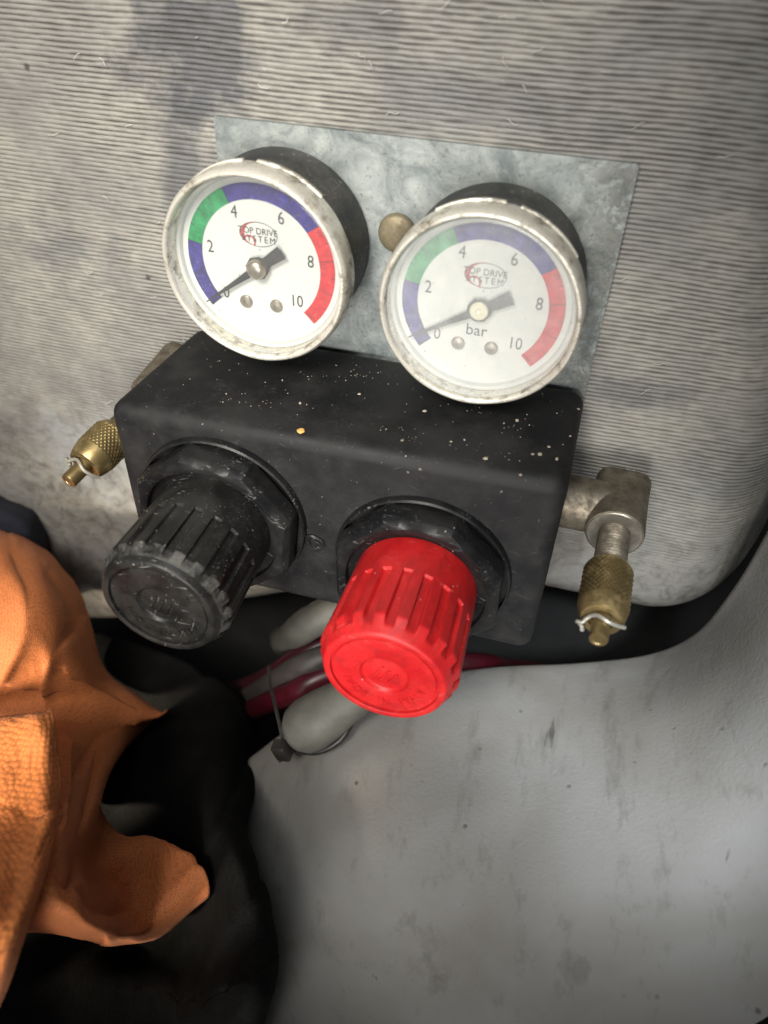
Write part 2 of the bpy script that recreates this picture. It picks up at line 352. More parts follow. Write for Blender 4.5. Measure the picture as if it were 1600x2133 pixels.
M = dict(
    wall=m_wall(), galv=m_galv(), vinyl=m_vinyl(), dial=m_dial(), red=m_red(),
    housing=m_black('black_housing_plastic', (0.008, 0.008, 0.009), 0.48, 0.07, 0.0, 0.03, 0.05),
    nut=m_black('black_nut_plastic', (0.008, 0.008, 0.009), 0.24, 0.07, 0.4, 0.035, 0.2),
    knob=m_black('black_knob_plastic', (0.009, 0.009, 0.009), 0.27, 0.10, 0.8, 0.05, 0.28, rim=(81.2, 84.9)),
    can=m_black('black_gauge_enamel', (0.012, 0.012, 0.013), 0.42, 0.5, 1.3, 0.09, 0.5),
    chrome=m_metal('aged_chrome', (0.84, 0.81, 0.73), (0.70, 0.66, 0.56), (0.25, 0.5), 0.55, 2.2, (0.14, 0.115, 0.08), 0.95, 0.1),
    brass=m_metal('brass', (0.42, 0.32, 0.15), (0.28, 0.20, 0.085), (0.30, 0.45), 0.9, 2.5, (0.07, 0.05, 0.03), 0.6),
    elbow=m_metal('tarnished_nickel', (0.27, 0.235, 0.18), (0.12, 0.098, 0.07), (0.36, 0.6), 0.75, 4.0, (0.035, 0.027, 0.02), 0.8, 0.1),
    bright=m_metal('worn_nickel', (0.46, 0.42, 0.36), (0.30, 0.27, 0.22), (0.28, 0.45), 0.85, 2.5, (0.10, 0.08, 0.06), 0.5),
    bolt=m_metal('tarnished_zinc', (0.25, 0.21, 0.13), (0.15, 0.125, 0.08), (0.45, 0.65), 0.4, 3.0, (0.07, 0.05, 0.03), 0.7, 0.08),
    clip=m_metal('clip_wire', (0.40, 0.39, 0.34), (0.3, 0.29, 0.25), (0.3, 0.5), 0.5, 2.0, (0.15, 0.13, 0.1), 0.4),
    ink=m_plain('dial_ink', (0.035, 0.035, 0.04), 0.6), needle=m_plain('needle_black', (0.03, 0.03, 0.035), 0.45),
    blue=m_plain('dial_blue', (0.028, 0.022, 0.17), 0.55, 2, 0.45, wear=((0.30, 0.30, 0.38), 0.45)),
    green=m_plain('dial_green', (0.006, 0.21, 0.07), 0.55, 2, 0.35, wear=((0.2, 0.4, 0.3), 0.4)),
    dred=m_plain('dial_red', (0.46, 0.018, 0.026), 0.55, 2, 0.3, wear=((0.5, 0.25, 0.24), 0.45)),
    logo=m_plain('logo_red', (0.38, 0.06, 0.07), 0.6), brasscap=m_plain('hub_cream_brass', (0.72, 0.68, 0.50), 0.4, 2, 0.1, 0.3),
    clear=m_glass('scratched_window', 0.10, (0.62, 0.62, 0.58)), hazy=m_glass('hazed_window', 0.32),
    dark=m_cloth('black_cloth', (0.005, 0.005, 0.005), (0.010, 0.010, 0.0095), 0.9, 0.10, 0.95, 0.0, spec=0.06),
    navy=m_cloth('navy_cloth', (0.006, 0.008, 0.02), (0.016, 0.016, 0.022), 0.9, 0.12, 0.9, 0.02),
    orange=m_cloth('orange_brown_cloth', (0.39, 0.118, 0.034), (0.46, 0.145, 0.045), 0.7, 0.12, 0.75, 0.03),
    weave=m_cloth('orange_coarse_cloth', (0.46, 0.138, 0.034), (0.54, 0.170, 0.043), 1.3, 0.4, 0.8, 0.03),
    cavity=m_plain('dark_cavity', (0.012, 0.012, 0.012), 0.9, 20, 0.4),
    redhose=m_plain('red_hose', (0.055, 0.003, 0.008), 0.4), maroon=m_plain('maroon_hose', (0.05, 0.008, 0.014), 0.4),
    white=m_plain('white_hose', (0.095, 0.092, 0.078), 0.6, 12, 0.3), greyhose=m_plain('grey_hose', (0.05, 0.042, 0.040), 0.5),
    wire=m_plain('black_wire', (0.02, 0.018, 0.016), 0.4), fleck=m_plain('pale_fleck', (0.40, 0.34, 0.27), 0.85, 5, 0.6),
    lint=m_plain('lint', (0.55, 0.54, 0.50), 0.9, 3, 0.2),
    ofleck=m_plain('orange_fleck', (0.72, 0.42, 0.12), 0.8),
)

# ------------------------------------------------------------------ setting: ribbed wall
def build_wall():
    xs = np.arange(-250, 150.1, 1.2)
    zs = np.concatenate([np.arange(-230, -62, 1.2), np.arange(-62, 150, 0.16)])
    X, Z = np.meshgrid(xs, zs)
    zb = np.interp(X, [-250, -150, -128, -90, 0, 30, 200], [-185, -176, -166, -146, -98, -88, -86])
    d1 = 113 - 0.31 * np.maximum(Z + 5, 0) + 0.0006 * np.maximum(Z, 0) ** 2 - X; d2 = Z - zb; r = 24.0
    d = r - np.hypot(np.maximum(r - d1, 0), np.maximum(r - d2, 0))
    roll = np.where(d < 16, 10 * ((16 - d) / 16) ** 2, 0); roll = np.where(d < 0, 10 + 1.25 * (-d) + 0.05 * d * d, roll)
    roll = np.minimum(roll, 60)
    amp = sstep(-75, -5, Z + 16 * vnoise(X / 30, Z / 30, 3)) * (0.55 + 0.45 * sstep(-150, -60, X + 15 * vnoise(X / 20, Z / 25, 9)))
    wob = 0.40 * vnoise(X / 30, Z / 40, 5) + 0.08 * vnoise(X / 6.5, Z / 1.9, 6) + 0.06 * vnoise(X / 2.6, Z / 1.1, 8)
    ph = (Z + wob) / 1.28 * math.pi
    rib = np.abs(np.sin(ph)) ** 0.5
    rib = 1 - (1 - rib) * np.clip(0.95 + 0.40 * vnoise(X / 4.0, Z / 1.3, 11) + 0.35 * vnoise(X / 16, Z / 14, 12), 0.2, 1.4)
    rib += 0.22 * vnoise(X / 2.4, Z / 1.28, 13)
    Y = roll - 0.60 * amp * rib + 0.5 * vnoise(X / 45, Z / 45, 2) - 0.08 * vnoise(X / 2.0, Z / 1.3, 14)
    V = np.stack([X, Y + 0.45, Z], -1).reshape(-1, 3)
    h, w = X.shape; idx = np.arange(h * w).reshape(h, w)
    F = np.stack([idx[:-1, :-1], idx[:-1, 1:], idx[1:, 1:], idx[1:, :-1]], -1).reshape(-1, 4)
    me = bpy.data.meshes.new('wall'); nv, nf = len(V), len(F)
    me.vertices.add(nv); me.vertices.foreach_set('co', (V * SC).ravel())
    me.loops.add(nf * 4); me.loops.foreach_set('vertex_index', F.ravel().astype(np.int32))
    me.polygons.add(nf); me.polygons.foreach_set('loop_start', np.arange(nf, dtype=np.int32) * 4)
    me.update(calc_edges=True); me.validate()
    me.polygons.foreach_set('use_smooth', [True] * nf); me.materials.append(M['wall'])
    at_ = me.attributes.new('rib_shade', 'FLOAT', 'POINT'); at_.data.foreach_set('value', (1 - amp * (1 - np.clip(rib, 0, 1))).ravel().astype(np.float32))
    o = bpy.data.objects.new('wall', me); col.objects.link(o)
    props(o, 'grimy grey ribbed sheet covering the wall behind the gauges', None, None, 'structure')
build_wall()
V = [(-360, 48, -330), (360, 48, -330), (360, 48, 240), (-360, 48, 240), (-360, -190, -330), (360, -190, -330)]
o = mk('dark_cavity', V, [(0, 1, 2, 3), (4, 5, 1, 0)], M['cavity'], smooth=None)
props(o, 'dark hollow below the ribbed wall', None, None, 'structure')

# pale moulded panel
rows = [
    [(500, 1615, -52), (620, 1540, -46), (740, 1462, -32), (1000, 1415, -12), (1200, 1402, -2), (1350, 1385, 8), (1455, 1335, 8), (1540, 1232, 6), (1612, 1108, 4), (1690, 965, 4)],
    [(497, 1598, -58), (615, 1512, -52), (740, 1441, -40), (1000, 1395, -22), (1200, 1384, -11), (1350, 1365, -2), (1450, 1319, -2), (1532, 1220, -4), (1604, 1098, -6), (1684, 955, -6)],
    [(495, 1615, -66), (612, 1530, -59), (742, 1458, -48), (1002, 1412, -30), (1204, 1398, -19), (1360, 1378, -10), (1468, 1328, -10), (1556, 1232, -11), (1632, 1108, -12), (1710, 965, -12)],
    [(470, 1740, -84), (600, 1690, -82), (760, 1620, -74), (1000, 1570, -60), (1200, 1545, -51), (1370, 1505, -44), (1510, 1435, -38), (1620, 1330, -33), (1720, 1200, -30), (1820, 1050, -28)],
    [(470, 1965, -113), (580, 1945, -113), (760, 1900, -108), (1000, 1860, -99), (1200, 1825, -92), (1390, 1765, -83), (1540, 1680, -73), (1680, 1560, -63), (1800, 1400, -55), (1920, 1250, -50)],
    [(470, 2390, -148), (560, 2365, -147), (760, 2320, -144), (1000, 2290, -138), (1220, 2255, -132), (1420, 2200, -124), (1610, 2110, -113), (1770, 1970, -100), (1900, 1800, -90), (2030, 1650, -80)],
]
B, F = surf([[at(*p) for p in r] for r in rows], 10)
h, w = B.shape[:2]
ii, jj = np.meshgrid(np.arange(h), np.arange(w), indexing='ij')
B[..., 2] += 1.2 * vnoise(ii / 7.0, jj / 9.0, 21) * sstep(18, 30, ii)
o = mk('lower_panel', B.reshape(-1, 3), F, M['vinyl'], smooth=80)
props(o, 'pale grey moulded vinyl panel below the regulator', None, None, 'structure')

# ------------------------------------------------------------------ galvanised plate
PT = dict(x0=-54.3, x1=53.2, z1=64.7, z0=-87.0)
plate = empty('mounting_plate', (0, 0, -87), 'mottled galvanised steel plate fixed to the ribbed wall behind the gauges', 'plate')
bm = bmesh.new()
out = [(PT['x0'], PT['z0']), (PT['x1'], PT['z0']), (PT['x1'] + 0.3, PT['z1'] - 0.4), (PT['x1'] - 0.3, PT['z1'] + 0.1), (PT['x0'] + 0.5, PT['z1'] + 0.2), (PT['x0'], PT['z1'] - 0.5)]
n = len(out)
V = [(x, -1.6, z) for x, z in out] + [(x, 0.2, z) for x, z in out]
F = [tuple(range(n)), tuple(range(2 * n - 1, n - 1, -1))] + [(i, (i + 1) % n, n + (i + 1) % n, n + i) for i in range(n)]
bm.free()
mk('sheet', V, F, M['galv'], plate, smooth=None)
bo = at(826, 487, -3)
prof = [(5.0, 1.6), (5.1, 2.6), (4.95, 3.3), (4.4, 3.8), (3.0, 4.1), (0.8, 4.2), (0.0, 4.2)]
V, F = lathe(prof, (bo[0], 0, bo[2]), n=48)
b = mk('bolt', V, F, M['bolt'], plate)
b['label'] = 'round tarnished bolt head between the gauges'

# ------------------------------------------------------------------ regulator
reg = empty('pressure_regulator', (-8, -1.6, -28), 'black twin air pressure regulator with one black and one red knob', 'regulator')
def tap(x, y, z):
    if y < -20:
        return (x - 5.6 if x < 0 else x - 0.8, y, z - (2.6 if (z > -20 and x < 0) else 0))
    return (x, y, z)
V, F = rounded_box(-67, 53.6, -48, -1.7, -59.5, 4.3, 4.2, 5, tap)
house = mk('housing', V, F, M['housing'], reg, smooth=60)
KR = (18.8, -33.3); KB = (-40.3, -27.6)
def octr(th, r, t, R8):
    a = (th + math.pi / 8) % (math.pi / 4) - math.pi / 8
    return min(r, R8 * math.cos(math.pi / 8) / math.cos(a))
def build_knob(kx, kz, mat, nm, lab, roll, nut_roll):
    # flange + octagonal nut
    prof = [(25.0, 47.4), (25.2, 48.6), (24.9, 49.8), (24.4, 50.2)]
    V1, F1 = lathe(prof, (kx, 0, kz), n=120)
    oc = lambda th, r, t: octr(th + nut_roll, r, t, (24.7 if t < 55.5 else 24.7 - (t - 55.5) * 0.75) if r > 21.6 else 99)
    prof2 = [(24.4, 50.2), (24.6, 50.6), (24.6, 55.4), (24.6, 55.6), (24.0, 57.3), (21.5, 57.6), (20.6, 57.6), (19.6, 57.2), (19.2, 55.5), (17.0, 55.0), (12.0, 55.0)]
    V2, F2 = lathe(prof2, (kx, 0, kz), n=240, rf=oc)
    V, F = join((V1, F1), (V2, F2))
    nut = mk('nut', V, F, M['nut'], reg, smooth=28)
    nut['label'] = 'black octagonal panel nut behind the %s knob' % nm
    # knob body
    NF = 20
    def rf(th, r, t):
        if not (66.5 < t < 87.2): return r
        u = ((th + roll) * NF / (2 * math.pi)) % 1.0 - 0.5
        wgt = 1 - float(sstep(0.19, 0.25, abs(u)))
        endw = float(sstep(66.9, 67.15, t))
        fl = 16.35 + 0.25 * (t - 67) / 18
        return r - max(0.0, r - fl) * wgt * endw
    prof = [(16.9, 55.2), (17.0, 58.0), (17.1, 62.0), (17.25, 66.4), (17.25, 66.88), (17.27, 67.16), (17.3, 67.6), (17.4, 70), (17.55, 74), (17.7, 78), (17.85, 82), (17.9, 83.0), (17.75, 83.4), (17.45, 83.95), (17.15, 84.5), (16.85, 85.05), (16.55, 85.6), (16.25, 86.2), (15.95, 86.8), (15.7, 87.35), (15.45, 87.8), (15.1, 88.0),
            (13.9, 88.0), (13.7, 87.9), (13.6, 87.0), (13.2, 86.9), (13.0, 87.1), (12.9, 87.45), (12.5, 87.5), (6.6, 87.5), (6.3, 87.4), (6.0, 86.8), (5.6, 86.5), (4.4, 86.6), (2.5, 86.9), (0.0, 87.0)]
    V, F = lathe(prof, (kx, 0, kz), n=480, rf=rf)
    k = mk('knob', V, F, mat, reg, smooth=32)
    k['label'] = lab
    # raised lettering round the face and emblem in the hollow
    parts = []
    for ch, deg in zip('MADE IN ITALY', np.linspace(205, 345, 13)):
        if ch == ' ': continue
        a = math.radians(deg)
        parts.append(text_mesh(ch, 3.3, (kx + 9.9 * math.cos(a), -87.45, kz + 9.9 * math.sin(a)), rot=a + math.pi / 2, depth=0.32))
    for s_, deg in (('-', 150), ('+', 30)):
        a = math.radians(deg)
        parts.append(text_mesh(s_, 5, (kx + 9.9 * math.cos(a), -87.45, kz + 9.9 * math.sin(a)), depth=0.32))
    V, F = join(*parts); l = mk('lettering', V, F, mat, k, smooth=None)
    em = []
    for dx in (-1.9, 0.2, 2.2):
        v, f = rounded_box(kx + dx - 0.35, kx + dx + 0.35, -87.4, -86.3, kz - 2.4, kz + 2.4, 0.15, 2)
        a = math.radians(-28); c, s = math.cos(a), math.sin(a)
        v = [(kx + (p[0] - kx) * c - (p[2] - kz) * s, p[1], kz + (p[0] - kx) * s + (p[2] - kz) * c) for p in v]
        em.append((v, f))
    V, F = join(*em); mk('emblem', V, F, mat, k, smooth=None)
    return k
build_knob(*KB, M['knob'], 'black', 'black fluted knob with scuffed rim', 0.05, 0.10)
build_knob(*KR, M['red'], 'red', 'bright red fluted knob', 0.16, -0.02)
# small recessed screw between the nuts
sp = at(655, 1130, -48.2)
V, F = lathe([(3.0, 47.8), (3.0, 48.5), (2.5, 48.9), (1.5, 48.8), (1.3, 48.2), (0.0, 48.2)], (sp[0], 0, sp[2]), n=40, rf=lambda th, r, t: r * (1 + 0.08 * math.sin(3 * th + 1)))
mk('screw', V, F, M['nut'], reg)

# ------------------------------------------------------------------ gauges
def arc_band(cx, cz, r0, r1, a0, a1, y, seg=2.0):
    m = max(2, int(abs(a1 - a0) / seg)); V, F = [], []
    for i in range(m + 1):
        a = math.radians(a0 + (a1 - a0) * i / m)
        V += [(cx + r0 * math.cos(a), y, cz + r0 * math.sin(a)), (cx + r1 * math.cos(a), y, cz + r1 * math.sin(a))]
    F = [(2 * i, 2 * i + 1, 2 * i + 3, 2 * i + 2) for i in range(m)]
    return V, F
def bar_deg(b): return 222.0 - 26.5 * b
def build_gauge(cx, cz, label, glass, needle_deg, tip, unit, domed, gap_deg):
    g = empty('pressure_gauge', (cx, -1.6, cz), label, 'gauge', 'pressure gauges on the plate')
    prof = [(18, 1.7), (22.5, 1.8), (23.4, 2.6), (23.7, 4.0), (23.75, 12), (23.8, 20.5), (24.3, 21.2), (24.4, 23)]
    V, F = lathe(prof, (cx, 0, cz), n=128)
    mk('case', V, F, M['can'], g, smooth=35)
    def rf(th, r, t):
        return r + (0.06 * math.sin(5 * th + cx) + 0.04 * math.sin(11 * th)) * (1 if r > 24 else 0.3)
    prof = [(24.35, 20.8), (24.95, 20.7), (25.15, 21.2), (25.2, 24.8), (25.1, 26.6), (24.8, 27.7), (24.3, 28.25), (23.8, 28.3), (23.45, 28.0), (23.3, 27.3), (23.2, 26.5), (23.15, 22.0)]
    V, F = lathe(prof, (cx, 0, cz), n=160, rf=rf)
    bz = mk('bezel', V, F, M['chrome'], g, smooth=35); bz['label'] = 'aged chrome bezel ring'
    # crimp tabs on the rim with a gap between them
    for a0, a1 in ((gap_deg + 4, gap_deg + 42), (gap_deg - 44, gap_deg - 4)):
        m = 18; V, F = [], []
        for i in range(m + 1):
            a = math.radians(a0 + (a1 - a0) * i / m)
            for r, y in ((25.1, -20.9), (25.5, -20.8), (25.5, -21.8), (25.1, -22.0)):
                V.append((cx + r * math.cos(a), y, cz + r * math.sin(a)))
        for i in range(m):
            for j in range(4): F.append((4 * i + j, 4 * i + (j + 1) % 4, 4 * i + 4 + (j + 1) % 4, 4 * i + 4 + j))
        F += [(0, 1, 2, 3), (4 * m, 4 * m + 1, 4 * m + 2, 4 * m + 3)]
        mk('crimp_tab', V, F, M['chrome'], g, smooth=35)
    V, F = lathe([(23.1, 21.6), (23.1, 23.4), (22.6, 23.6), (22.1, 23.2), (21.7, 22.1), (21.5, 22.0), (0.0, 22.0)], (cx, 0, cz), n=96)
    dial = mk('dial', V, F, M['dial'], g, smooth=30)
    yb = -22.12
    for nm, mt, b0, b1 in (('blue_band', 'blue', 0, 2), ('green_band', 'green', 2, 4), ('blue_band', 'blue', 4, 7), ('red_band', 'dred', 7, 10.1)):
        V, F = arc_band(cx, cz, 16.3, 20.3, bar_deg(b0), bar_deg(b1), yb); mk(nm, V, F, M[mt], dial, smooth=None)
    tk = []
    for b in np.arange(0, 10.01, 0.5):
        L = 4.0 if abs(b - round(b)) < 1e-6 and int(round(b)) % 2 == 0 else (2.4 if abs(b - round(b)) < 1e-6 else 1.2)
        a = bar_deg(b); tk.append(arc_band(cx, cz, 20.3 - L, 20.3, a - 0.25, a + 0.25, yb - 0.08))
    V, F = join(*tk[:]); mk('scale_ticks', V, F, M['ink'], dial, smooth=None)['kind'] = 'stuff'
    for b in (0, 2, 4, 6, 8, 10):
        a = math.radians(bar_deg(b)); rr = 14.0 if b < 10 else 13.0
        if b == 0: rr = 14.2
        V, F = text_mesh(str(b), 4.6, (cx + rr * math.cos(a), yb, cz + rr * math.sin(a)), sx=0.82)
        mk('numeral', V, F, M['ink'], dial, smooth=None)
    if unit:
        V, F = text_mesh('bar', 4.4, (cx - 0.6, yb, cz - 6.9), sx=0.95); mk('unit_lettering', V, F, M['ink'], dial, smooth=None)
    # maker's oval
    lz = cz + 7.7
    V, F = [], []
    for i in range(49):
        a = 2 * math.pi * i / 48
        V += [(cx + 5.0 * math.cos(a), yb, lz + 3.0 * math.sin(a)), (cx + 5.16 * math.cos(a), yb, lz + 3.16 * math.sin(a))]
    F = [(2 * i, 2 * i + 1, 2 * i + 3, 2 * i + 2) for i in range(48)]
    mk('logo_oval', V, F, M['ink'], dial, smooth=None)
    V = []
    for i in range(25):
        a = math.radians(95 + 150 * i / 24); w_ = 0.75 * math.sin(math.pi * i / 24)
        V += [(cx + (5.0 - w_ * 1.3) * math.cos(a) + 0.2, yb - 0.03, lz + 3.0 * math.sin(a)), (cx + 5.1 * math.cos(a) + 0.2, yb - 0.03, lz + 3.1 * math.sin(a))]
    F = [(2 * i, 2 * i + 1, 2 * i + 3, 2 * i + 2) for i in range(24)]
    s1 = (V, F)
    s2 = arc_band(cx - 2.6, lz - 2.1, 1.3, 1.75, -40, 160, yb - 0.03, 8)
    V, F = join(s1, s2); mk('logo_swoosh', V, F, M['logo'], dial, smooth=None)
    V, F = join(text_mesh('TOP DRIVE', 2.35, (cx - 0.1, yb - 0.06, lz + 0.75), sx=0.92), text_mesh('SYSTEM', 2.35, (cx, yb - 0.06, lz - 1.25), sx=0.92, spacing=1.35))
    mk('logo_lettering', V, F, M['ink'], dial, smooth=None)
    for sx_ in (-4.9, 3.7):
        V, F = lathe([(1.75, 22.0), (1.75, 22.5), (1.45, 22.8), (0.5, 22.95), (0.45, 22.5), (0.0, 22.5)], (cx + sx_, 0, cz - 11.0), n=28)
        mk('dial_screw', V, F, M['bright'], dial, smooth=35)
    # needle
    a = math.radians(needle_deg); ca, sa = math.cos(a), math.sin(a)
    hx, hz = cx - 0.3, cz - 0.6
    def P(u, v, y): return (hx + u * ca - v * sa, y, hz + u * sa + v * ca)
    outl = [(tip, 0.12), (6.0, 0.75), (2.9, 1.0), (2.2, 2.2), (0, 3.1), (-2.2, 2.2), (-3.0, 1.35), (-8.6, 1.75), (-8.6, -1.75), (-3.0, -1.35), (-2.2, -2.2), (0, -3.1), (2.2, -2.2), (2.9, -1.0), (6.0, -0.75), (tip, -0.12)]
    V = [P(u, v, -23.9) for u, v in outl] + [P(u, v, -23.5) for u, v in outl]; m = len(outl)
    F = [tuple(range(m)), tuple(range(2 * m - 1, m - 1, -1))] + [(i, (i + 1) % m, m + (i + 1) % m, m + i) for i in range(m)]
    nd = mk('needle', V, F, M['needle'], g, smooth=None)
    if domed: prof = [(2.6, 23.0), (2.6, 24.6), (2.3, 25.3), (1.5, 25.8), (0.5, 25.9), (0, 25.9)]
    else: prof = [(2.3, 23.0), (2.3, 24.3), (2.1, 24.5), (0.7, 24.5), (0.6, 24.1), (0, 24.0)]
    V, F = lathe(prof, (hx, 0, hz), n=40); mk('hub', V, F, M['bright' if domed else 'brasscap'], nd, smooth=35)
    V, F = lathe([(23.2, 24.4), (23.2, 26.6), (22.9, 27.3), (22.2, 27.5), (21.7, 27.3), (21.0, 27.35), (15, 27.6), (0, 27.7)], (cx, 0, cz), n=96)
    mk('window', V, F, glass, g, smooth=40)
    return g
build_gauge(-34.9, 36.3, 'pressure gauge with clear window and vivid scale, above the black knob', M['clear'], 216.5, 19.6, False, True, 92)
build_gauge(23.4, 34.1, 'pressure gauge with hazed window and faded scale marked bar', M['hazy'], 210.5, 20.2, True, False, 80)

# ------------------------------------------------------------------ elbow fittings with knurled valves
def build_fitting(label, x_in, c, outdir, r_el, L, seg, tilt):
    """c = elbow corner point, outdir = axis of the outlet; seg = (ring end, brass start, brass end, tip)"""
    c = np.array(c, float); t = empty('elbow_fitting', (x_in, c[1], c[2]), label, 'fitting', 'elbow fittings either side of the regulator')
    side = 1 if c[0] > x_in else -1
    # inlet leg: round collar into the housing
    V, F = lathe([(r_el * 0.96, -1.0), (r_el * 0.96, abs(c[0] - x_in))], (x_in, c[1], c[2]), (side, 0, 0), n=48, cap0=True, cap1=True)
    mk('inlet_collar', V, F, M['elbow'], t)
    a, u, v = frame(outdir)
    # chamfered block body
    def sq(th, r, tt):
        k = (th + math.pi / 8) % (math.pi / 4) - math.pi / 8
        return r * 1.0 / (abs(math.cos(th)) ** 5 + abs(math.sin(th)) ** 5) ** 0.2
    prof = [(r_el * 0.80, -r_el - 3.0), (r_el * 0.90, -r_el - 2.4), (r_el * 0.96, -r_el - 0.8), (r_el * 0.96, -r_el), (r_el, seg[0] - 2.0), (r_el * 1.0, seg[0] - 1.0), (r_el * 0.97, seg[0] - 0.2), (r_el * 0.90, seg[0]), (4.0, seg[0]), (4.0, seg[0] - 1.0)]
    def body_rf(th, r, tt):
        w = float(sstep(seg[0] - 7, seg[0] - 3, tt)); return sq(th, r, tt) * (1 - w) + r * w
    V, F = lathe(prof, c, outdir, n=96, rf=body_rf, cap0=True)
    mk('elbow_body', V, F, M['elbow'], t, smooth=30)
    V, F = lathe([(r_el * 0.93, seg[0] + 0.03), (r_el * 0.90, seg[0] + 0.3), (4.3, seg[0] + 0.3), (4.2, seg[0] - 0.6)], c, outdir, n=64)
    mk('end_face', V, F, M['bright'], t)
    # threaded neck (rings)
    prof = []; tt = seg[0] - 0.6
    while tt < seg[1] + 0.5:
        prof += [(3.7, tt), (4.35, tt + 0.45), (4.35, tt + 0.6), (3.7, tt + 1.05)]; tt += 1.15
    V, F = lathe(prof, c, outdir, n=48); mk('threaded_neck', V, F, M['elbow'], t, smooth=50)
    # knurled brass cap
    n = 192; b0, b1 = seg[1], seg[2]; R = 6.35
    def kf(th, r, tt):
        if r < R - 0.05 or tt < b0 + 2.5 or tt > b1 - 4.6: return r
        p = 28 * th / math.pi; q = (tt - b0) * 1.15
        s1 = abs(((p + q) % 2) - 1); s2 = abs(((p - q) % 2) - 1)
        return r + 0.32 * (max(s1, s2) - 1.0) * -1 - 0.15
    prof = [(3.8, b0), (5.0, b0 + 0.05), (5.6, b0 + 0.8), (6.3, b0 + 2.4)] + [(R, x) for x in np.linspace(b0 + 2.4, b1 - 4.5, 44)] + [(6.3, b1 - 4.3), (5.9, b1 - 2.2), (5.3, b1 - 0.4), (5.1, b1), (4.6, b1 + 0.1), (3.3, b1 + 0.1), (3.2, b1 - 0.8), (2.0, b1 - 0.8)]
    V, F = lathe(prof, c, outdir, n=n, rf=kf); cap = mk('knurled_cap', V, F, M['brass'], t, smooth=50)
    V, F = lathe([(2.35, b1 - 1.0), (2.35, seg[3] - 0.5), (2.2, seg[3]), (1.6, seg[3] + 0.05), (1.4, seg[3] - 0.15), (0, seg[3] - 0.1)], c, outdir, n=40)
    mk('stem', V, F, M['brass'], t, smooth=35)
    # curled wire clip across the stem
    e = c + a * (b1 + 1.7); P = []
    vv = math.cos(tilt) * u + math.sin(tilt) * v; ww = np.cross(a, vv)
    for s in np.linspace(-1, 1, 15):
        P.append(e + vv * (s * 4.4) + ww * (2.75 * math.cos(s * 1.5) + 0.1) + a * (0.8 * math.sin(s * 3.2)))
    Pl = [P[0] + vv * (-0.6 - 0.7 * math.cos(k)) * 1.0 + ww * (-1.2 + 1.2 * math.sin(k + 1.6)) + a * (-0.7 * math.sin(k)) for k in np.linspace(3.6, 0.4, 7)]
    Pr = [P[-1] + vv * (0.5 * k) + ww * (-0.6 * k) - a * (0.5 * k) for k in (0.8, 1.6, 2.2)]
    V, F = tube(Pl + P + Pr, 0.55, 3, 8); mk('wire_clip', V, F, M['clip'], t, smooth=60)
    return t
build_fitting('tarnished elbow fitting with knurled brass valve, at the right of the housing', 53.0, (68.9, -20.5, -22.2), (-0.045, -1, 0.0), 8.1, 15, (10.5, 24.2, 43.5, 50.0), 0.2)
build_fitting('brass knurled valve on a dark elbow, at the left of the housing', -68.0, (-74.5, -10.5, -12.6), (-0.21, -1, -0.19), 7.6, 15, (10.5, 26.0, 41.0, 48.0), -0.3)

# ------------------------------------------------------------------ hoses, wire and tie under the housing
def thing_tube(name, pts, r, mat, label, cat, **kw):
    V, F = tube([at(*p) for p in pts], r, **kw)
    return props(mk(name, V, F, mat, smooth=60, origin=at(*pts[0])), label, cat)
thing_tube('red_hose', [(440, 1500, -8), (510, 1482, -24), (565, 1460, -42), (615, 1440, -48), (690, 1405, -42), (850, 1385, -28), (1000, 1384, -15), (1050, 1393, 2), (1120, 1398, 20)], 4.3, M['redhose'], 'red hose running under the housing behind the red knob', 'hose')
thing_tube('maroon_hose', [(450, 1440, -2), (520, 1425, -20), (575, 1398, -34), (622, 1368, -36), (690, 1335, -30), (800, 1300, -20)], 3.6, M['maroon'], 'thin dark maroon hose between the two pale hoses', 'hose')
thing_tube('grey_hose', [(450, 1470, -4), (520, 1448, -22), (575, 1420, -38), (622, 1392, -42), (690, 1365, -38), (800, 1330, -30)], 4.6, M['greyhose'], 'dull grey hose just above the red hose', 'hose')
thing_tube('white_hose', [(590, 1330, 6), (596, 1338, -14), (612, 1325, -28), (645, 1298, -32), (720, 1262, -26), (820, 1230, -16)], 6.0, M['white'], 'white hose directly under the housing beside the red knob', 'hose')
# white rounded plug end
pa = at(648, 1507, -66); pb = at(772, 1425, -58); ax = pb - pa; Lp = np.linalg.norm(ax)
V, F = lathe([(0, -9.6), (3.2, -9.1), (6.2, -7.2), (8.3, -4.2), (9.0, 0), (8.6, 6), (7.4, 14), (6.4, Lp), (0, Lp)], pa, ax, n=40)
props(mk('white_plug', V, F, M['white'], smooth=60), 'white rounded rubber plug below the red knob', 'plug')
thing_tube('black_wire', [(790, 1420, -52), (748, 1468, -58), (714, 1534, -66), (665, 1564, -70), (612, 1560, -70), (585, 1548, -70)], 1.25, M['wire'], 'thin black wire looped round the white plug', 'wire')
tie = empty('cable_tie', at(588, 1575, -73), 'black plastic cable tie hanging left of the white plug', 'cable tie')
q = at(588, 1562, -74)
V, F = rounded_box(q[0] - 2.6, q[0] + 2.4, q[1] - 2.2, q[1] + 2.2, q[2] - 3.6, q[2] + 3.2, 0.7, 2)
a_ = 0.35; c_, s_ = math.cos(a_), math.sin(a_)
V = [(q[0] + (p[0] - q[0]) * c_ - (p[2] - q[2]) * s_, p[1], q[2] + (p[0] - q[0]) * s_ + (p[2] - q[2]) * c_) for p in V]
mk('tie_head', V, F, M['wire'], tie)
P = catmull([at(558, 1390, -52), at(562, 1430, -58), at(574, 1480, -66), at(588, 1550, -73), at(583, 1590, -77)], 8); V, F = [], []
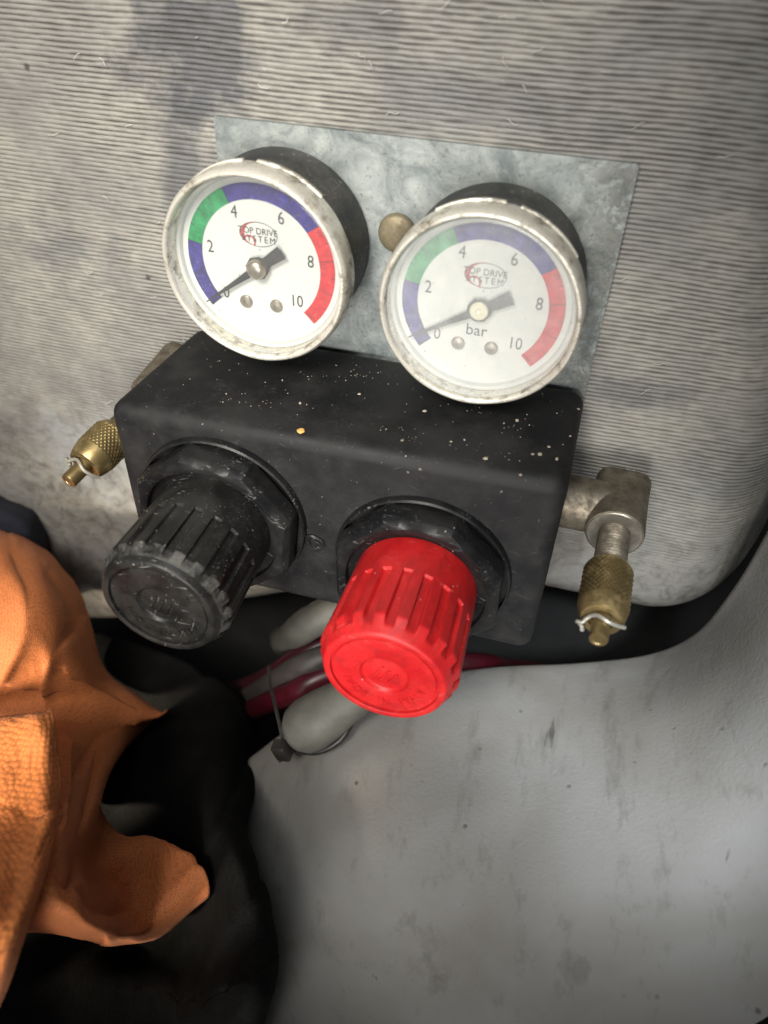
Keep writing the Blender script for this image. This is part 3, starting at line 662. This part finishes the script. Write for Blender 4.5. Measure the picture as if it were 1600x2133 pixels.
for i, p in enumerate(P):
    for dx, dy in ((-0.35, 0), (0.35, 0.6), (0.35, 1.1), (-0.35, 0.5)): V.append(p + np.array([dx, dy, 0]))
for i in range(len(P) - 1):
    for j in range(4): F.append((4 * i + j, 4 * i + (j + 1) % 4, 4 * i + 4 + (j + 1) % 4, 4 * i + 4 + j))
mk('tie_strap', V, F, M['wire'], tie, smooth=40)

# ------------------------------------------------------------------ cloths
def seg_dist(px, py, poly):
    """distance to a polyline and signed side, arrays in"""
    best = np.full(px.shape, 1e9); side = np.zeros(px.shape); P = catmull(np.array(poly, float), 5)
    for (x0, y0), (x1, y1) in zip(P[:-1], P[1:]):
        dx, dy = x1 - x0, y1 - y0; L2 = dx * dx + dy * dy + 1e-9
        t = np.clip(((px - x0) * dx + (py - y0) * dy) / L2, 0, 1)
        d = np.hypot(px - x0 - t * dx, py - y0 - t * dy); c = np.sign((px - x0) * dy - (py - y0) * dx)
        m = d < best; best = np.where(m, d, best); side = np.where(m, c, side)
    return best, side
def cloth(name, ctrl, mat, label, thick, k=8, wr=0.0, seed=1, freq=(9.0, 9.0), back=(0.0, 0, 1, 0.0), folds=()):
    B, F = surf([[at(p[0], p[1], p[2] + back[0] * (1 - float(sstep(back[1], back[2], p[1]))) + back[3] * (1 - float(sstep(1130, 1420, p[1])))) for p in r] for r in ctrl], k)
    h, w = B.shape[:2]; ii, jj = np.meshgrid(np.arange(h), np.arange(w), indexing='ij')
    Q, _ = surf([[(p[0], p[1], 0.0) for p in r] for r in ctrl], k)       # where each point of the sheet lies along the folds
    D = np.zeros((h, w))
    if wr:
        D += wr * (vnoise(ii / freq[0], jj / freq[1], seed) + 0.4 * vnoise(ii / freq[0] * 2.3, jj / freq[1] * 2.3, seed + 1)
                   + 0.8 * np.abs(vnoise((ii + 0.6 * jj) / freq[0] / 1.1, (jj - 0.5 * ii) / freq[1] / 2.2, seed + 2)) + 0.12 * vnoise(ii / 2.0, jj / 2.0, seed + 3))
    for poly, amp, width in folds:                                        # a sharp crest with one steep and one shallow flank
        d, sd = seg_dist(Q[..., 0], Q[..., 1], poly)
        wd = width * np.where(sd > 0, 0.55, 1.5)
        D -= amp * np.exp(-d / wd)
    B[..., 1] += D
    o = mk(name, B.reshape(-1, 3), F, mat, smooth=80)
    s_ = o.modifiers.new('thickness', 'SOLIDIFY'); s_.thickness = thick * SC; s_.offset = 0
    return props(o, label, 'cloth')
cloth('dark_cloth', [
    [(-250, 1240, -30), (-50, 1280, -34), (150, 1310, -40), (290, 1345, -48), (420, 1395, -56), (500, 1440, -58), (540, 1480, -50), (520, 1500, -40)],
    [(-250, 1340, -50), (-50, 1380, -54), (150, 1410, -62), (300, 1440, -70), (420, 1480, -76), (500, 1525, -78), (548, 1560, -68), (525, 1570, -55)],
    [(-250, 1500, -78), (-50, 1520, -82), (150, 1550, -86), (300, 1570, -88), (400, 1600, -96), (470, 1630, -100), (527, 1655, -90), (505, 1660, -78)],
    [(-250, 1640, -96), (-50, 1650, -100), (150, 1670, -98), (300, 1690, -98), (390, 1705, -100), (460, 1715, -110), (513, 1720, -102), (490, 1720, -88)],
    [(-250, 1790, -112), (-50, 1800, -114), (150, 1810, -110), (300, 1820, -100), (400, 1825, -102), (480, 1830, -118), (546, 1835, -114), (520, 1830, -98)],
    [(-250, 1940, -128), (-50, 1950, -128), (150, 1960, -124), (300, 1970, -116), (420, 1970, -119), (510, 1965, -131), (572, 1965, -126), (545, 1960, -110)],
    [(-250, 2060, -140), (-50, 2060, -139), (150, 2060, -136), (300, 2060, -132), (420, 2055, -135), (510, 2045, -144), (576, 2035, -136), (548, 2030, -120)],
    [(-250, 2180, -150), (-50, 2180, -149), (150, 2170, -147), (300, 2160, -143), (420, 2150, -146), (490, 2145, -152), (548, 2135, -146), (520, 2130, -130)],
    [(-250, 2320, -160), (-50, 2320, -159), (150, 2310, -158), (300, 2300, -156), (420, 2290, -157), (480, 2280, -160), (535, 2270, -154), (510, 2260, -140)],
], M['dark'], 'black crumpled cloth bunched beside the pale panel', 0.8, 10, 1.8, 31, (10.0, 10.0), (30.0, 1450, 1850, 0.0), folds=(
    ([(560, 1500), (500, 1620), (440, 1760), (400, 1900), (390, 2100)], 4.0, 14), ([(540, 1830), (500, 1900), (450, 2000), (430, 2133)], 3.5, 12), ([(430, 1400), (380, 1480), (360, 1580)], 3.5, 14), ([(560, 2000), (470, 2040), (350, 2050), (200, 2080)], 3.0, 14)))
cloth('navy_cloth', [
    [(-160, 985, 2), (-60, 1010, 0), (10, 1036, -2), (58, 1066, -2), (85, 1090, 4)],
    [(-160, 1040, -8), (-60, 1060, -12), (10, 1078, -14), (60, 1102, -12), (92, 1126, -4)],
    [(-160, 1120, -14), (-60, 1140, -18), (20, 1155, -20), (70, 1168, -16), (100, 1180, -8)],
    [(-160, 1220, -18), (-60, 1230, -22), (30, 1240, -22), (85, 1248, -18), (120, 1252, -10)],
], M['navy'], 'small patch of dark navy cloth behind the orange cloth', 0.7, 8, 1.8, 41)
cloth('orange_cloth', [
    [(-170, 1135, -52), (-60, 1118, -54), (8, 1116, -54), (68, 1146, -54), (112, 1184, -52), (140, 1224, -50), (130, 1250, -46)],
    [(-175, 1125, -84), (-70, 1108, -85), (12, 1108, -86), (84, 1143, -86), (135, 1192, -83), (165, 1240, -78), (150, 1250, -66)],
    [(-180, 1235, -110), (-80, 1215, -112), (0, 1192, -113), (80, 1212, -110), (145, 1255, -100), (190, 1302, -86), (172, 1310, -72)],
    [(-180, 1310, -124), (-80, 1312, -124), (0, 1316, -121), (80, 1322, -116), (150, 1340, -106), (213, 1382, -88), (195, 1390, -74)],
    [(-180, 1410, -128), (-80, 1410, -128), (5, 1412, -123), (90, 1412, -116), (170, 1410, -107), (236, 1418, -92), (290, 1442, -84)],
    [(-180, 1470, -129), (-80, 1470, -129), (10, 1468, -124), (100, 1466, -118), (185, 1460, -110), (265, 1462, -102), (352, 1470, -98)],
    [(-180, 1530, -130), (-80, 1530, -130), (20, 1528, -126), (110, 1528, -121), (185, 1530, -115), (246, 1548, -107), (318, 1508, -88)],
    [(-180, 1620, -133), (-80, 1620, -133), (30, 1620, -130), (112, 1622, -127), (172, 1624, -121), (220, 1628, -110), (215, 1600, -92)],
    [(-180, 1710, -137), (-80, 1710, -137), (35, 1712, -135), (108, 1720, -133), (158, 1716, -127), (198, 1706, -114), (210, 1680, -92)],
    [(-180, 1770, -140), (-80, 1775, -141), (30, 1780, -141), (106, 1790, -139), (152, 1790, -133), (190, 1776, -118), (245, 1735, -104)],
    [(-150, 1830, -143), (-60, 1835, -144), (50, 1840, -145), (130, 1850, -143), (172, 1846, -137), (215, 1822, -121), (315, 1752, -106)],
    [(-100, 1890, -143), (-10, 1895, -145), (80, 1900, -147), (156, 1904, -146), (205, 1898, -140), (262, 1868, -122), (380, 1778, -109)],
    [(-60, 1930, -134), (40, 1938, -138), (130, 1944, -142), (200, 1950, -143), (250, 1948, -139), (322, 1922, -126), (424, 1818, -113)],
    [(-60, 1935, -122), (50, 1945, -124), (140, 1950, -128), (215, 1960, -130), (275, 1963, -128), (350, 1938, -120), (434, 1868, -115)],
    [(-60, 1930, -112), (50, 1940, -112), (140, 1940, -114), (210, 1940, -114), (265, 1930, -113), (335, 1905, -112), (405, 1880, -109)],
], M['orange'], 'smooth orange brown cloth draped in folds left of the knobs', 0.7, 16, 1.1, 51, (20, 18), (42.0, 1460, 1740, 20.0), folds=(
    ([(345, 1470), (270, 1492), (205, 1535), (165, 1600)], 4.5, 12), ([(330, 1466), (265, 1452), (205, 1425), (150, 1400)], 3.0, 10),
    ([(300, 1480), (230, 1490), (170, 1500), (120, 1490)], 2.5, 8), ([(160, 1300), (125, 1345), (105, 1400), (100, 1470)], 4.0, 16),
    ([(40, 1150), (70, 1230), (60, 1320), (20, 1400)], 4.5, 18), ([(205, 1570), (188, 1650), (168, 1740), (150, 1830)], 4.0, 12),
    ([(140, 1560), (135, 1650), (120, 1740)], -3.0, 10), ([(110, 1800), (165, 1850), (230, 1890), (300, 1880)], 3.0, 12),
    ([(230, 1950), (300, 1905), (370, 1840), (410, 1800)], 1.2, 14), ([(100, 1190), (150, 1260), (180, 1330)], 2.0, 9), ([(-60, 1400), (20, 1440), (90, 1440)], -3.0, 14)))
cloth('orange_flap', [
    [(-220, 1520, -134), (-110, 1515, -137), (-20, 1500, -139), (50, 1492, -140), (84, 1484, -140), (111, 1477, -138)],
    [(-220, 1535, -140), (-110, 1530, -143), (-20, 1514, -146), (52, 1504, -146), (88, 1495, -146), (114, 1486, -143)],
    [(-220, 1620, -146), (-110, 1620, -151), (-20, 1615, -154), (60, 1612, -152), (96, 1607, -151), (121, 1603, -148)],
    [(-220, 1720, -152), (-110, 1720, -155), (-25, 1715, -156), (56, 1712, -154), (90, 1709, -154), (113, 1706, -151)],
    [(-220, 1830, -158), (-120, 1830, -160), (-40, 1825, -160), (40, 1820, -157), (70, 1816, -157), (93, 1812, -154)],
    [(-230, 1960, -162), (-140, 1960, -164), (-70, 1950, -164), (0, 1945, -162), (30, 1940, -161), (52, 1936, -158)],
    [(-240, 2090, -166), (-170, 2090, -168), (-110, 2080, -168), (-40, 2070, -167), (-10, 2066, -166), (12, 2060, -163)],
    [(-260, 2220, -168), (-200, 2220, -170), (-150, 2200, -170), (-90, 2190, -169), (-60, 2184, -168), (-40, 2178, -166)],
], M['weave'], 'coarse woven bright orange flap folded over the smooth cloth', 1.0, 14, 0.7, 61, (18, 18), (34.0, 1480, 2000, 0.0), folds=(
    ([(100, 1490), (70, 1560), (60, 1650), (40, 1740)], 2.2, 14), ([(-60, 1640), (0, 1690), (60, 1720), (110, 1715)], -3.5, 16), ([(90, 1760), (50, 1860), (10, 1960)], 2.5, 12)))

# ------------------------------------------------------------------ flecks of dirt lying on the housing
def chip(p, s, nz=(0, 0, 1)):
    m = random.randint(4, 6); a, u, v = frame(nz, (0.3, 1, 0.1)); V = []
    st = random.uniform(0.45, 1.0); ro = random.uniform(0, 6.28)
    for h_ in (0.0, 0.22 * s + 0.05):
        for i in range(m):
            th = 2 * math.pi * i / m; r = s * (0.7 + 0.5 * ((i * 7919 + int(p[0] * 31)) % 10) / 10) * (0.8 if h_ else 1)
            x_, y_ = r * math.cos(th), r * st * math.sin(th)
            V.append(np.array(p) + a * h_ + u * (x_ * math.cos(ro) - y_ * math.sin(ro)) + v * (x_ * math.sin(ro) + y_ * math.cos(ro)))
    F = [tuple(range(m, 2 * m)), tuple(range(m))] + [(i, (i + 1) % m, m + (i + 1) % m, m + i) for i in range(m)]
    return V, F
named = [(588, 787, .8), (625, 832, .9), (748, 817, .7), (740, 780, .5), (652, 843, .4), (885, 853, 1.0), (838, 912, .7), (1050, 880, .5), (1078, 875, .9), (1188, 908, .6), (1205, 852, .8), (875, 972, .6),
         (850, 978, .6), (1012, 952, .9), (1110, 945, .8), (1125, 945, .9), (1143, 930, .7), (1160, 955, .8), (1085, 988, .6), (1045, 1022, .6), (846, 944, .4), (968, 913, .6), (940, 916, .5), (805, 888, .4), (700, 760, .5), (420, 870, .4), (470, 810, .5), (380, 790, .4)]
pts = [(atz(x, y, 4.32), s * 0.75) for x, y, s in named]
for _ in range(14):
    cx_, cy_ = random.uniform(-55, 50), -random.uniform(8, 42)
    for _k in range(7):
        pts.append((np.array([cx_ + random.gauss(0, 2.2), cy_ + random.gauss(0, 1.5), 0.0]), random.choice((0.1, 0.14, 0.2))))
for _ in range(60):
    x = random.uniform(-60, 50); y = -random.uniform(6, 42) ; pts.append((np.array([x, y, 4.32 - (0.028 * max(0, -x - 10) if y < -20 else 0.0)]), random.choice((0.1, 0.13, 0.17, 0.24))))
top = []
for p, s in pts:
    zt = 4.3 - 2.6 * sstep(0, 1, (-p[1] - 1.7) / 46.3) * (1 if False else float(np.clip((53 - p[0]) / 121, 0, 1)))
    top.append(chip((p[0], p[1], zt), s))
V, F = join(*top)
props(mk('dirt_flecks', V, F, M['fleck'], smooth=None), 'pale dust and dirt flecks scattered on the housing top', 'dirt', None, 'stuff')
V, F = chip(atz(626, 898, 3.2), 1.25)
props(mk('orange_chip', V, F, M['ofleck'], smooth=None), 'single orange paint chip lying on the housing top', 'chip')

# loose fibres caught on the ribbed sheet
parts = []
for _ in range(110):
    x, z = random.uniform(-120, 75), random.uniform(-55, 105)
    if -56 < x < 55 and z < 66: continue
    a = random.uniform(-0.9, 0.9); L = random.uniform(1.2, 4.5); y0 = -0.35
    P = [np.array([x + L * f * math.cos(a) + random.gauss(0, 0.25), y0 - 0.5 * math.sin(f * 3.14) - 0.1, z + L * f * math.sin(a) + random.gauss(0, 0.25)]) for f in (0, 0.33, 0.66, 1.0)]
    parts.append(tube(P, 0.07, 3, 5))
V, F = join(*parts)
props(mk('lint_fibres', V, F, M['lint'], smooth=60), 'pale loose lint fibres caught on the ribbed wall', 'lint', None, 'stuff')
